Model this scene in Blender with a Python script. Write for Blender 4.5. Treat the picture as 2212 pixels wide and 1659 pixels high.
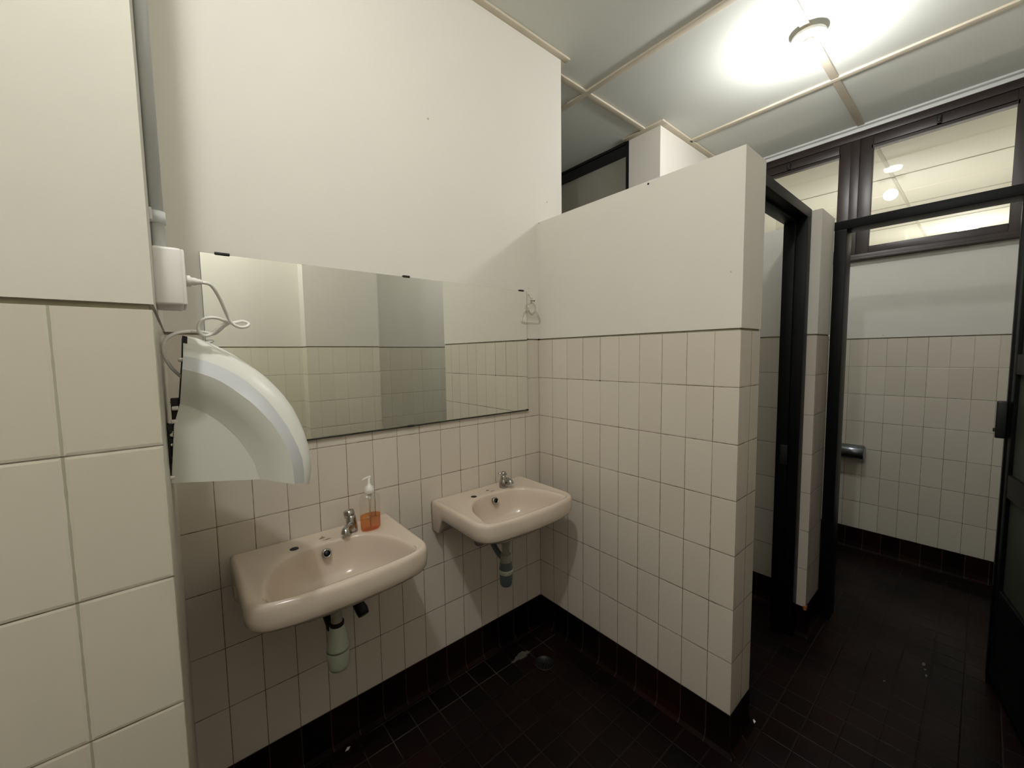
import bpy, bmesh, math, random
from mathutils import Vector, Matrix
random.seed(4)
scene = bpy.context.scene
for o in list(bpy.data.objects):
    bpy.data.objects.remove(o)
COL = scene.collection

# ------------------------------------------------------------------ camera
F_PX = 859.44
cam_d = bpy.data.cameras.new('camera')
cam_d.sensor_fit = 'HORIZONTAL'
cam_d.sensor_width = 36.0
cam_d.lens = F_PX * 36.0 / 2212.0
cam_d.clip_start = 0.02
cam = bpy.data.objects.new('camera', cam_d)
COL.objects.link(cam)
ya, pi_, ro = 0.87174, -0.07482, -0.01438
fw = Vector((math.cos(ya) * math.cos(pi_), math.sin(ya) * math.cos(pi_), math.sin(pi_)))
rt = Vector((math.sin(ya), -math.cos(ya), 0))
up = rt.cross(fw)
r2 = math.cos(ro) * rt + math.sin(ro) * up
u2 = -math.sin(ro) * rt + math.cos(ro) * up
R = Matrix((r2, u2, -fw)).transposed()
cam.matrix_world = Matrix.Translation((-1.46538, -1.52140, 1.47566)) @ R.to_4x4()
scene.camera = cam

# ------------------------------------------------------------------ world + exposure
w = bpy.data.worlds.new('world')
scene.world = w
w.use_nodes = True
w.node_tree.nodes['Background'].inputs[0].default_value = (0.55, 0.6, 0.62, 1)
w.node_tree.nodes['Background'].inputs[1].default_value = 0.02
vs = scene.view_settings
vs.view_transform = 'Standard'
vs.look = 'None'
vs.gamma = 1.0
vs.use_curve_mapping = False
vs.exposure = 0.0
cy = scene.cycles
cy.max_bounces = 10
cy.diffuse_bounces = 5
cy.glossy_bounces = 6
cy.transparent_max_bounces = 12
cy.blur_glossy = 1.0
cy.sample_clamp_indirect = 6.0
cy.use_denoising = True
cy.use_adaptive_sampling = True
cy.adaptive_threshold = 0.015

LAMP_MAIN = 285.0      # lamp over the stalls (W/m2/sr scale of the bulb)
LAMP_NEAR = 825.0      # lamp over the basins
ROOM_LAMP = 17.0      # neighbouring room: its globe and the added unseen uplighters

# ------------------------------------------------------------------ materials
def srgb(r, g, b):
    def f(c):
        c /= 255.0
        return c / 12.92 if c <= 0.04045 else ((c + 0.055) / 1.055) ** 2.4
    return (f(r), f(g), f(b), 1.0)

def nodemat(name):
    m = bpy.data.materials.new(name)
    m.use_nodes = True
    nt = m.node_tree
    b = nt.nodes['Principled BSDF']
    return m, nt, b

def math_n(nt, op, a, b=None, c=None):
    n = nt.nodes.new('ShaderNodeMath')
    n.operation = op
    for i, v in enumerate((a, b, c)):
        if v is None:
            continue
        if isinstance(v, (int, float)):
            n.inputs[i].default_value = v
        else:
            nt.links.new(v, n.inputs[i])
    return n.outputs[0]

def mixc(nt, fac, a, b):
    n = nt.nodes.new('ShaderNodeMix')
    n.data_type = 'RGBA'
    for s, v in ((n.inputs[0], fac), (n.inputs[6], a), (n.inputs[7], b)):
        if isinstance(v, (int, float)):
            s.default_value = v
        elif isinstance(v, tuple):
            s.default_value = v
        else:
            nt.links.new(v, s)
    return n.outputs[2]

def noise(nt, vec, scale, detail=2.0):
    n = nt.nodes.new('ShaderNodeTexNoise')
    n.inputs['Scale'].default_value = scale
    n.inputs['Detail'].default_value = detail
    nt.links.new(vec, n.inputs['Vector'])
    return n.outputs['Fac']

def bump(nt, b, h, strength, dist=0.001):
    n = nt.nodes.new('ShaderNodeBump')
    n.inputs['Strength'].default_value = strength
    n.inputs['Distance'].default_value = dist
    nt.links.new(h, n.inputs['Height'])
    nt.links.new(n.outputs[0], b.inputs['Normal'])

def ramp(nt, v, lo, hi):
    n = nt.nodes.new('ShaderNodeMapRange')
    n.clamp = True
    n.inputs['From Min'].default_value = lo
    n.inputs['From Max'].default_value = hi
    nt.links.new(v, n.inputs['Value'])
    return n.outputs[0]

def simple(name, col, rough=0.5, metal=0.0, spec=0.5, nscale=None, namt=0.08, bmp=0.0, coat=0.0):
    m, nt, b = nodemat(name)
    b.inputs['Roughness'].default_value = rough
    b.inputs['Metallic'].default_value = metal
    b.inputs['Specular IOR Level'].default_value = spec
    b.inputs['Coat Weight'].default_value = coat
    geo = nt.nodes.new('ShaderNodeNewGeometry').outputs['Position']
    f = noise(nt, geo, nscale or 9.0, 4)
    dark = (col[0] * (1 - namt), col[1] * (1 - namt), col[2] * (1 - namt), 1)
    lite = (min(1, col[0] * (1 + namt)), min(1, col[1] * (1 + namt)), min(1, col[2] * (1 + namt)), 1)
    nt.links.new(mixc(nt, f, dark, lite), b.inputs['Base Color'])
    if bmp:
        bump(nt, b, noise(nt, geo, (nscale or 9.0) * 6, 3), bmp, 0.002)
    return m

def tile_mat(name, ux, uy, base, base2, grout_v, grout_h, du=0.1, dz=0.2, z0=0.15, rough=0.22, w_v=0.0011, w_h=0.0012, fade=0.85):
    """Wall tiles: ux = offset of the vertical joints on faces along x, uy = on faces along y."""
    m, nt, b = nodemat(name)
    geo = nt.nodes.new('ShaderNodeNewGeometry')
    sp = nt.nodes.new('ShaderNodeSeparateXYZ')
    nt.links.new(geo.outputs['Position'], sp.inputs[0])
    sn = nt.nodes.new('ShaderNodeSeparateXYZ')
    nt.links.new(geo.outputs['True Normal'], sn.inputs[0])
    isx = math_n(nt, 'GREATER_THAN', math_n(nt, 'ABSOLUTE', sn.outputs[1]), 0.6)
    ua = math_n(nt, 'SUBTRACT', sp.outputs[0], ux)
    ub = math_n(nt, 'SUBTRACT', sp.outputs[1], uy)
    u = math_n(nt, 'ADD', math_n(nt, 'MULTIPLY', ua, isx), math_n(nt, 'MULTIPLY', ub, math_n(nt, 'SUBTRACT', 1.0, isx)))
    us = math_n(nt, 'DIVIDE', u, du)
    zs = math_n(nt, 'DIVIDE', math_n(nt, 'SUBTRACT', sp.outputs[2], z0), dz)
    def dist(v, size):
        fr = math_n(nt, 'FRACT', v)
        return math_n(nt, 'MULTIPLY', math_n(nt, 'MINIMUM', fr, math_n(nt, 'SUBTRACT', 1.0, fr)), size)
    dv = dist(us, du)
    dh = dist(zs, dz)
    wob = noise(nt, geo.outputs['Position'], 45.0, 2)
    wv = math_n(nt, 'MULTIPLY_ADD', wob, w_v * 1.4, w_v * 0.4)
    wh = math_n(nt, 'MULTIPLY_ADD', wob, w_h * 1.4, w_h * 0.4)
    mv = math_n(nt, 'LESS_THAN', dv, wv)
    mh = math_n(nt, 'LESS_THAN', dh, wh)
    # per tile tone
    cell = nt.nodes.new('ShaderNodeCombineXYZ')
    nt.links.new(math_n(nt, 'FLOOR', us), cell.inputs[0])
    nt.links.new(math_n(nt, 'FLOOR', zs), cell.inputs[1])
    nt.links.new(isx, cell.inputs[2])
    wn = nt.nodes.new('ShaderNodeTexWhiteNoise')
    nt.links.new(cell.outputs[0], wn.inputs[0])
    tcol = mixc(nt, math_n(nt, 'MULTIPLY', wn.outputs[0], 1.0), base, base2)
    # joints fade where they have been filled or painted over
    cell2 = nt.nodes.new('ShaderNodeCombineXYZ')
    nt.links.new(math_n(nt, 'ROUND', us), cell2.inputs[0])
    nt.links.new(math_n(nt, 'FLOOR', zs), cell2.inputs[1])
    wn2 = nt.nodes.new('ShaderNodeTexWhiteNoise')
    nt.links.new(cell2.outputs[0], wn2.inputs[0])
    up_ = ramp(nt, sp.outputs[2], 0.9, 1.3)
    keep = math_n(nt, 'SUBTRACT', 1.0, math_n(nt, 'MULTIPLY', math_n(nt, 'MULTIPLY', wn2.outputs[0], up_), fade))
    patch = ramp(nt, noise(nt, geo.outputs['Position'], 7.0, 2), 0.3, 0.6)
    keep_h = math_n(nt, 'MULTIPLY_ADD', patch, 0.5, 0.5)
    c1 = mixc(nt, math_n(nt, 'MULTIPLY', mv, keep), tcol, grout_v)
    c2 = mixc(nt, math_n(nt, 'MULTIPLY', mh, keep_h), c1, grout_h)
    # faint soiling
    c3 = mixc(nt, math_n(nt, 'MULTIPLY', noise(nt, geo.outputs['Position'], 3.0, 4), 0.10), c2, srgb(120, 108, 88))
    nt.links.new(c3, b.inputs['Base Color'])
    b.inputs['Roughness'].default_value = rough
    edge = math_n(nt, 'MINIMUM', ramp(nt, dv, 0.0005, 0.0045), ramp(nt, dh, 0.0005, 0.0045))
    pil = math_n(nt, 'MULTIPLY', noise(nt, geo.outputs['Position'], 9.0, 2), 0.4)
    bump(nt, b, math_n(nt, 'ADD', edge, pil), 0.55, 0.0012)
    return m

T1, T2 = srgb(213, 203, 191), srgb(218, 209, 197)
GV, GH = srgb(124, 112, 94), srgb(102, 90, 72)
M_TILE = tile_mat('wall_tile', 0.0, 0.0, T1, T2, GV, GH)
M_TILE_PIL = tile_mat('pillar_tile', -0.0866, 0.049, srgb(200, 193, 180), srgb(203, 197, 184), srgb(160, 160, 140), srgb(78, 68, 52), w_v=0.0013, w_h=0.0009, fade=0.2)
M_TILE_END = tile_mat('end_tile', 0.084, 0.0, T1, T2, srgb(165, 150, 128), srgb(150, 132, 110))
M_TILE_FAR = tile_mat('far_tile', 0.0, 0.0235, srgb(196, 192, 178), srgb(203, 199, 186), srgb(132, 126, 112), srgb(96, 88, 74), fade=0.85)
M_TILE_OPP = tile_mat('rear_tile', 0.035, 0.0, srgb(222, 216, 200), srgb(226, 221, 206), srgb(196, 188, 170), srgb(150, 142, 124), w_v=0.0007, fade=0.8)

def skirt_mat():
    m, nt, b = nodemat('skirting_tile')
    geo = nt.nodes.new('ShaderNodeNewGeometry')
    sp = nt.nodes.new('ShaderNodeSeparateXYZ')
    nt.links.new(geo.outputs['Position'], sp.inputs[0])
    sn = nt.nodes.new('ShaderNodeSeparateXYZ')
    nt.links.new(geo.outputs['Normal'], sn.inputs[0])
    isx = math_n(nt, 'GREATER_THAN', math_n(nt, 'ABSOLUTE', sn.outputs[1]), math_n(nt, 'ABSOLUTE', sn.outputs[0]))
    u = math_n(nt, 'ADD', math_n(nt, 'MULTIPLY', sp.outputs[0], isx), math_n(nt, 'MULTIPLY', sp.outputs[1], math_n(nt, 'SUBTRACT', 1.0, isx)))
    us = math_n(nt, 'DIVIDE', u, 0.1)
    fr = math_n(nt, 'FRACT', us)
    d = math_n(nt, 'MULTIPLY', math_n(nt, 'MINIMUM', fr, math_n(nt, 'SUBTRACT', 1.0, fr)), 0.1)
    mv = math_n(nt, 'LESS_THAN', d, 0.0014)
    wn = nt.nodes.new('ShaderNodeTexWhiteNoise')
    wn.noise_dimensions = '1D'
    nt.links.new(math_n(nt, 'FLOOR', us), wn.inputs['W'])
    c = mixc(nt, wn.outputs[0], srgb(13, 8, 7), srgb(30, 13, 10))
    c = mixc(nt, mv, c, srgb(70, 58, 48))
    nt.links.new(c, b.inputs['Base Color'])
    b.inputs['Roughness'].default_value = 0.5
    b.inputs['Specular IOR Level'].default_value = 0.05
    return m
M_SKIRT = skirt_mat()

def floor_mat():
    m, nt, b = nodemat('floor_quarry_tile')
    geo = nt.nodes.new('ShaderNodeNewGeometry').outputs['Position']
    sp = nt.nodes.new('ShaderNodeSeparateXYZ')
    nt.links.new(geo, sp.inputs[0])
    us = math_n(nt, 'DIVIDE', math_n(nt, 'ADD', sp.outputs[0], 0.015), 0.1)
    vs_ = math_n(nt, 'DIVIDE', math_n(nt, 'ADD', sp.outputs[1], 0.030), 0.1)
    def dist(v):
        fr = math_n(nt, 'FRACT', v)
        return math_n(nt, 'MULTIPLY', math_n(nt, 'MINIMUM', fr, math_n(nt, 'SUBTRACT', 1.0, fr)), 0.1)
    d = math_n(nt, 'MINIMUM', dist(us), dist(vs_))
    g = math_n(nt, 'LESS_THAN', d, 0.0017)
    cell = nt.nodes.new('ShaderNodeCombineXYZ')
    nt.links.new(math_n(nt, 'FLOOR', us), cell.inputs[0])
    nt.links.new(math_n(nt, 'FLOOR', vs_), cell.inputs[1])
    wn = nt.nodes.new('ShaderNodeTexWhiteNoise')
    nt.links.new(cell.outputs[0], wn.inputs[0])
    c = mixc(nt, wn.outputs[0], srgb(9, 6, 5), srgb(19, 9, 8))
    patch = ramp(nt, noise(nt, geo, 2.2, 3), 0.42, 0.68)
    c = mixc(nt, math_n(nt, 'MULTIPLY', patch, 0.6), c, srgb(31, 11, 9))
    # limescale in the joints near the basins and in the low corner
    lime = ramp(nt, noise(nt, geo, 5.0, 3), 0.38, 0.62)
    near = math_n(nt, 'SUBTRACT', 1.0, ramp(nt, math_n(nt, 'ABSOLUTE', math_n(nt, 'ADD', sp.outputs[1], 0.1)), 0.06, 0.12))
    gcol = mixc(nt, math_n(nt, 'MULTIPLY', lime, math_n(nt, 'MULTIPLY_ADD', near, 0.85, 0.12)), srgb(21, 14, 12), srgb(84, 80, 70))
    c = mixc(nt, g, c, gcol)
    nt.links.new(c, b.inputs['Base Color'])
    r = ramp(nt, noise(nt, geo, 3.0, 4), 0.3, 0.7)
    nt.links.new(math_n(nt, 'MULTIPLY_ADD', r, 0.25, 0.3), b.inputs['Roughness'])
    b.inputs['Specular IOR Level'].default_value = 0.18
    bump(nt, b, math_n(nt, 'ADD', ramp(nt, d, 0.0, 0.004), noise(nt, geo, 25, 3)), 0.5, 0.002)
    return m
M_FLOOR = floor_mat()

def plaster(name, col, warm):
    m, nt, b = nodemat(name)
    geo = nt.nodes.new('ShaderNodeNewGeometry').outputs['Position']
    c = mixc(nt, ramp(nt, noise(nt, geo, 1.3, 3), 0.3, 0.7), col, warm)
    # small scuffs
    v = nt.nodes.new('ShaderNodeTexVoronoi')
    v.inputs['Scale'].default_value = 9.0
    nt.links.new(geo, v.inputs['Vector'])
    spot = math_n(nt, 'LESS_THAN', v.outputs['Distance'], 0.045)
    c = mixc(nt, math_n(nt, 'MULTIPLY', spot, math_n(nt, 'GREATER_THAN', noise(nt, geo, 4.0, 1), 0.58)), c, srgb(178, 174, 160))
    nt.links.new(c, b.inputs['Base Color'])
    b.inputs['Roughness'].default_value = 0.62
    b.inputs['Specular IOR Level'].default_value = 0.3
    bump(nt, b, noise(nt, geo, 12, 4), 0.22, 0.004)
    return m
M_PLASTER = plaster('painted_plaster', srgb(218, 215, 206), srgb(222, 218, 208))
M_PLASTER_G = plaster('painted_plaster_grey', srgb(202, 202, 194), srgb(207, 206, 198))
M_PLASTER_P = plaster('painted_plaster_pillar', srgb(205, 205, 193), srgb(209, 207, 196))
M_GAP = simple('recessed_joint', srgb(140, 134, 114), 0.9, nscale=30, namt=0.3)  # grey-brown grout colour of the recessed line between tile and plaster
M_CEIL = simple('ceiling_board', srgb(212, 214, 206), 0.75, nscale=1.2, namt=0.03)
M_BATTEN = simple('ceiling_batten_paint', srgb(205, 194, 174), 0.6, nscale=14, namt=0.10, bmp=0.2)
M_WOOD = simple('dark_window_wood', srgb(40, 31, 28), 0.36, spec=0.45, nscale=10, namt=0.35, bmp=0.1)
M_BLACKF = simple('black_door_metal', srgb(7, 8, 9), 0.42, spec=0.14, nscale=6, namt=0.2)
M_DOORP = simple('green_door_panel', srgb(50, 56, 44), 0.5, nscale=2.0, namt=0.25)
M_CERAMIC = simple('beige_ceramic', srgb(210, 195, 180), 0.2, spec=0.5, nscale=4, namt=0.02, coat=0.15)
M_CHROME = simple('worn_chrome', srgb(176, 176, 172), 0.16, metal=1.0, nscale=40, namt=0.25)
M_STEEL = simple('brushed_steel', srgb(120, 126, 134), 0.28, metal=1.0, nscale=40, namt=0.15)
M_BLACK = simple('matt_black', srgb(9, 9, 10), 0.5, nscale=20, namt=0.1)
M_WHITEP = simple('white_plastic', srgb(228, 226, 220), 0.35, spec=0.5, nscale=5, namt=0.015)
M_DRYER = simple('dryer_plastic', srgb(222, 222, 214), 0.30, spec=0.5, nscale=3, namt=0.015)
M_DRYER_P = simple('dryer_side_plastic', srgb(210, 211, 202), 0.38, spec=0.4, nscale=3, namt=0.02)
M_DRYER_B = simple('dryer_seam_plastic', srgb(192, 194, 194), 0.34, spec=0.4, nscale=3, namt=0.02)
M_PVC = simple('pvc_conduit', srgb(206, 208, 206), 0.4, nscale=4, namt=0.03)
M_TRAPW = simple('white_trap_plastic', srgb(188, 196, 178), 0.45, nscale=10, namt=0.08)
M_TRAPG = simple('grey_trap_plastic', srgb(84, 96, 100), 0.5, nscale=20, namt=0.2)
M_TRAPD = simple('old_white_trap_plastic', srgb(150, 146, 132), 0.5, nscale=20, namt=0.15)
M_STAIN = simple('brown_stain', srgb(150, 118, 76), 0.6, nscale=80, namt=0.3)
M_MARK = simple('printed_mark', srgb(112, 100, 84), 0.6, nscale=80, namt=0.3)
M_RUST = simple('chipped_corner', srgb(170, 96, 48), 0.7, nscale=60, namt=0.4)
M_LIME = simple('limescale', srgb(74, 73, 68), 0.8, nscale=60, namt=0.4)

def glass_thin(name, tint, refl=0.08, rough=0.0, edge=True):
    m = bpy.data.materials.new(name)
    m.use_nodes = True
    nt = m.node_tree
    nt.nodes.clear()
    out = nt.nodes.new('ShaderNodeOutputMaterial')
    tr = nt.nodes.new('ShaderNodeBsdfTransparent')
    tr.inputs[0].default_value = tint
    gl = nt.nodes.new('ShaderNodeBsdfGlossy')
    gl.inputs['Roughness'].default_value = rough
    fr = nt.nodes.new('ShaderNodeFresnel')
    fr.inputs['IOR'].default_value = 1.5
    mx = nt.nodes.new('ShaderNodeMixShader')
    if edge:
        nt.links.new(math_n(nt, 'ADD', fr.outputs[0], refl - 0.04), mx.inputs[0])
    else:
        mx.inputs[0].default_value = refl
    nt.links.new(tr.outputs[0], mx.inputs[1])
    nt.links.new(gl.outputs[0], mx.inputs[2])
    nt.links.new(mx.outputs[0], out.inputs[0])
    return m
M_GLASS = glass_thin('window_glass', (0.95, 0.96, 0.93, 1))
M_CLEAR = glass_thin('clear_plastic', (0.97, 0.965, 0.95, 1), 0.07, 0.2, False)
M_HOOK = glass_thin('hook_plastic', (0.91, 0.91, 0.88, 1), 0.13, 0.12, False)
M_SOAP = glass_thin('orange_soap', (0.92, 0.60, 0.34, 1), 0.05, 0.2, False)

m, nt, b = nodemat('mirror_silver')
b.inputs['Base Color'].default_value = (0.88, 0.90, 0.85, 1)
b.inputs['Metallic'].default_value = 1.0
b.inputs['Roughness'].default_value = 0.0
M_MIRROR = m
M_MIRROR_EDGE = simple('mirror_glass_edge', srgb(120, 128, 112), 0.3, nscale=20)

def emis(name, col, s):
    m = bpy.data.materials.new(name)
    m.use_nodes = True
    nt = m.node_tree
    nt.nodes.clear()
    out = nt.nodes.new('ShaderNodeOutputMaterial')
    e = nt.nodes.new('ShaderNodeEmission')
    e.inputs[0].default_value = col
    e.inputs[1].default_value = s
    nt.links.new(e.outputs[0], out.inputs[0])
    return m
LCOL = (1.0, 0.99, 0.98, 1)
R_BULB, R_BULB2 = 0.05, 0.036
M_BULB1 = emis('bulb_glow_stalls', LCOL, LAMP_MAIN)
M_BULB2 = emis('bulb_glow_basins', LCOL, LAMP_NEAR)
M_ROOML = emis('room_lamp_glow', (1.0, 0.97, 0.90, 1), ROOM_LAMP)

# ------------------------------------------------------------------ mesh helpers
class MB:
    def __init__(self):
        self.bm = bmesh.new()
        self.mats = []
    def mi(self, m):
        if m is None:
            return 0
        if m not in self.mats:
            self.mats.append(m)
        return self.mats.index(m)
    def face(self, vs_, m=None, smooth=False):
        try:
            f = self.bm.faces.new(vs_)
        except ValueError:
            return
        f.material_index = self.mi(m)
        f.smooth = smooth
    def box(self, x0, x1, y0, y1, z0, z1, m=None, bev=0.0):
        b2 = bmesh.new()
        bmesh.ops.create_cube(b2, size=1.0)
        for v in b2.verts:
            v.co = Vector(((x0 + x1) / 2 + v.co.x * (x1 - x0), (y0 + y1) / 2 + v.co.y * (y1 - y0), (z0 + z1) / 2 + v.co.z * (z1 - z0)))
        if bev:
            bmesh.ops.bevel(b2, geom=b2.edges[:], offset=bev, segments=3, profile=0.5, affect='EDGES')
        self.merge(b2, m, smooth=bool(bev))
    def merge(self, b2, m, smooth=False, mat=None):
        mp = {}
        for v in b2.verts:
            co = mat @ v.co if mat else v.co
            mp[v] = self.bm.verts.new(co)
        for f in b2.faces:
            self.face([mp[v] for v in f.verts], m, smooth)
        b2.free()
    def loft(self, rings, m=None, closed=True, cap0=False, cap1=False, smooth=True):
        vr = [[self.bm.verts.new(p) for p in r] for r in rings]
        n = len(vr[0])
        for a, b_ in zip(vr, vr[1:]):
            for i in range(n if closed else n - 1):
                j = (i + 1) % n
                self.face([a[i], a[j], b_[j], b_[i]], m, smooth)
        if cap0:
            self.face(list(reversed(vr[0])), m)
        if cap1:
            self.face(vr[-1], m)
        return vr
    def lathe(self, prof, c, m=None, seg=32, axis='z', sx=1.0, sy=1.0, cap=True):
        rings = []
        for r, h in prof:
            ring = []
            for i in range(seg):
                a = 2 * math.pi * i / seg
                p = (r * math.cos(a) * sx, r * math.sin(a) * sy, h)
                if axis == 'x':
                    p = (h, p[0], p[1])
                elif axis == 'y':
                    p = (p[1], h, p[0])
                ring.append((c[0] + p[0], c[1] + p[1], c[2] + p[2]))
            rings.append(ring)
        self.loft(rings, m, cap0=cap, cap1=cap)
    def tube(self, pts, r, m=None, seg=10, flat=1.0, cap=True):
        pts = [Vector(p) for p in pts]
        rr = r if isinstance(r, (list, tuple)) else [r] * len(pts)
        rings = []
        prev = None
        for i, p in enumerate(pts):
            t = (pts[min(i + 1, len(pts) - 1)] - pts[max(i - 1, 0)]).normalized()
            ref = prev if prev is not None else (Vector((0, 0, 1)) if abs(t.z) < 0.9 else Vector((0, 1, 0)))
            n = (ref - t * ref.dot(t)).normalized()
            b_ = t.cross(n)
            prev = n
            rings.append([p + rr[i] * (math.cos(2 * math.pi * k / seg) * n + flat * math.sin(2 * math.pi * k / seg) * b_) for k in range(seg)])
        self.loft(rings, m, cap0=cap, cap1=cap)
    def build(self, name, m=None, parent=None, origin=None):
        me = bpy.data.meshes.new(name)
        bmesh.ops.recalc_face_normals(self.bm, faces=self.bm.faces[:])
        off = Vector(origin) if origin else Vector((0, 0, 0))
        if origin:
            for v in self.bm.verts:
                v.co -= off
        self.bm.to_mesh(me)
        self.bm.free()
        if m is not None and not self.mats:
            self.mats = [m]
        for mm in self.mats:
            me.materials.append(mm)
        o = bpy.data.objects.new(name, me)
        COL.objects.link(o)
        if parent is not None:
            o.parent = parent
            if origin:
                o.location = off - parent_origin(parent)
            else:
                o.location = -parent_origin(parent)
        elif origin:
            o.location = off
        return o

def parent_origin(p):
    v = Vector(p.location)
    while p.parent is not None:
        p = p.parent
        v += Vector(p.location)
    return v

def empty(name, loc, label=None, cat=None, group=None, kind=None):
    o = bpy.data.objects.new(name, None)
    o.location = loc
    o.empty_display_size = 0.05
    COL.objects.link(o)
    tag(o, label, cat, group, kind)
    return o

def tag(o, label=None, cat=None, group=None, kind=None):
    if label: o['label'] = label
    if cat: o['category'] = cat
    if group: o['group'] = group
    if kind: o['kind'] = kind
    return o

def smooth_path(pts, n=6):
    """Catmull-Rom through the points."""
    P = [Vector(p) for p in pts]
    out = []
    for i in range(len(P) - 1):
        p0 = P[max(i - 1, 0)]; p1 = P[i]; p2 = P[i + 1]; p3 = P[min(i + 2, len(P) - 1)]
        for k in range(n):
            t = k / n
            out.append(0.5 * ((2 * p1) + (-p0 + p2) * t + (2 * p0 - 5 * p1 + 4 * p2 - p3) * t * t + (-p0 + 3 * p1 - 3 * p2 + p3) * t ** 3))
    out.append(P[-1])
    return out

# ------------------------------------------------------------------ room shell
TZ = 1.55      # tile line
CZ = 3.032     # ceiling
def wall(name, x0, x1, y0, y1, ztop, tile=None, plas=None, z_tile=TZ, skirt=True):
    tile = tile or M_TILE
    plas = plas or M_PLASTER
    mb = MB()
    if skirt:
        mb.box(x0 - .002, x1 + .002, y0 - .002, y1 + .002, 0.0, 0.1495, M_SKIRT)
        # cove at the foot
        e = 0.022
        lo = [(x0 - e, y0 - e, 0.0), (x1 + e, y0 - e, 0.0), (x1 + e, y1 + e, 0.0), (x0 - e, y1 + e, 0.0)]
        md = [(x0 - .008, y0 - .008, 0.012), (x1 + .008, y0 - .008, 0.012), (x1 + .008, y1 + .008, 0.012), (x0 - .008, y1 + .008, 0.012)]
        hi = [(x0 - .002, y0 - .002, 0.04), (x1 + .002, y0 - .002, 0.04), (x1 + .002, y1 + .002, 0.04), (x0 - .002, y1 + .002, 0.04)]
        mb.loft([lo, md, hi], M_SKIRT, smooth=False)
    mb.box(x0, x1, y0, y1, 0.15, z_tile - 0.004, tile)
    mb.box(x0 + .004, x1 - .004, y0 + .004, y1 - .004, z_tile - 0.004, z_tile + 0.004, M_GAP)
    mb.box(x0 - .0015, x1 + .0015, y0 - .0015, y1 + .0015, z_tile + 0.004, ztop, plas)
    o = mb.build(name)
    return tag(o, kind='structure')

mb = MB()
mb.box(-3.0, 8.2, -3.6, 2.4, -0.06, 0.0, M_FLOOR)
tag(mb.build('floor'), kind='structure')

wall('wall_basins', -3.0, 0.18, 0.0, 0.16, CZ)
wall('wall_stall_side', 0.06, 0.18, 0.16, 1.6, CZ, M_TILE_END, M_PLASTER_G)
wall('wall_pillar', -3.0, -1.487, -0.7507, 0.0, CZ, M_TILE_PIL, M_PLASTER_P)
wall('wall_partition', 0.0, 0.18, -0.985, 0.0, 2.148, M_TILE_END if False else M_TILE)
wall('wall_pier', 0.941, 1.178, -0.985, -0.858, 2.150, M_TILE_END)
wall('wall_stall_divider', 1.12, 1.178, -0.858, -0.015, 2.139, M_TILE_FAR, M_PLASTER_G)
wall('wall_column', 1.16, 2.33, -0.015, 0.23, CZ, M_TILE_FAR, M_PLASTER)
# far wall with the opening for the high window
mb = MB()
mb.box(2.328, 2.47, -3.2, 0.23, 0.0, 0.1495, M_SKIRT)
mb.loft([[(2.306, -3.2, 0), (2.306, 0.0, 0)], [(2.32, -3.2, .012), (2.32, 0.0, .012)], [(2.327, -3.2, .04), (2.327, 0.0, .04)]], M_SKIRT, closed=False, smooth=False)
mb.box(2.33, 2.47, -3.2, 0.23, 0.15, TZ - .004, M_TILE_FAR)
mb.box(2.337, 2.47, -3.2, 0.23, TZ - .004, TZ + .004, M_GAP)
mb.box(2.3285, 2.47, -3.2, 0.23, TZ + .004, 2.105, M_PLASTER_G)
mb.box(2.3285, 2.47, -3.2, -1.68, 2.105, CZ, M_PLASTER_G)
mb.box(2.3285, 2.47, -0.03, 0.23, 2.105, CZ, M_PLASTER_G)
tag(mb.build('wall_far'), kind='structure')
# small holes and dark chips in the wall joints
for (x, y, z, r, ax) in ((-.0005, -.400, 1.350, .0035, 'x'), (-.0005, -.004, 1.551, .005, 'x'), (-.078, -.0005, 1.551, .004, 'y'), (-.002, -.633, 2.137, .004, 'x')):
    mb = MB()
    mb.lathe([(.0, -.0012), (r, -.0010), (r * .8, .001), (.0, .001)], (x, y, z), M_BLACK, 10, axis=ax, cap=False)
    o = mb.build('plug_hole', None, bpy.data.objects['wall_partition'] if ax == 'x' else bpy.data.objects['wall_basins'])
# opposite side of the room, seen in the mirror
wall('wall_rear', -3.0, 2.33, -2.0, -1.79, CZ, M_TILE_OPP)
wall('wall_rear_pier', -0.745, -0.21, -1.80, -1.655, CZ, M_TILE_OPP)
wall('wall_left', -3.14, -3.0, -2.0, -0.74, CZ, M_TILE_PIL)
# behind the stall
wall('wall_stall_back', 0.18, 1.16, 1.45, 1.6, CZ, M_TILE_FAR, M_PLASTER_G)
wall('wall_stall_right', 1.20, 1.30, 0.23, 1.6, CZ, M_TILE_FAR, M_PLASTER_G)
mb = MB()
mb.box(-3.2, 8.2, -3.6, 2.4, CZ, CZ + 0.06, M_CEIL)
tag(mb.build('ceiling'), kind='structure')

# neighbouring room seen through the high window
M_ROOMW = simple('room_white', srgb(232, 228, 216), 0.8, nscale=2, namt=0.01)
for nm, boxes in (('wall_neighbour_left', [(2.47, 8.0, 2.2, 2.35, 0, CZ)]), ('wall_neighbour_right', [(2.47, 8.0, -3.5, -3.35, 0, CZ)]),
                  ('wall_neighbour_back', [(8.0, 8.15, -3.5, 2.35, 0, CZ)]),
                  ('wall_neighbour_front', [(2.471, 2.53, -3.35, -1.68, 0, CZ), (2.471, 2.53, -0.03, 2.2, 0, CZ), (2.471, 2.53, -1.68, -0.03, 0, 2.10)]),
                  ('floor_neighbour', [(2.53, 8.0, -3.35, 2.2, 0.001, 0.02)]), ('ceiling_neighbour', [(2.531, 7.99, -3.34, 2.19, CZ - 0.012, CZ - 0.001)])):
    mb = MB()
    for bb in boxes:
        mb.box(*bb, M_ROOMW)
    tag(mb.build(nm), kind='structure')
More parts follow.
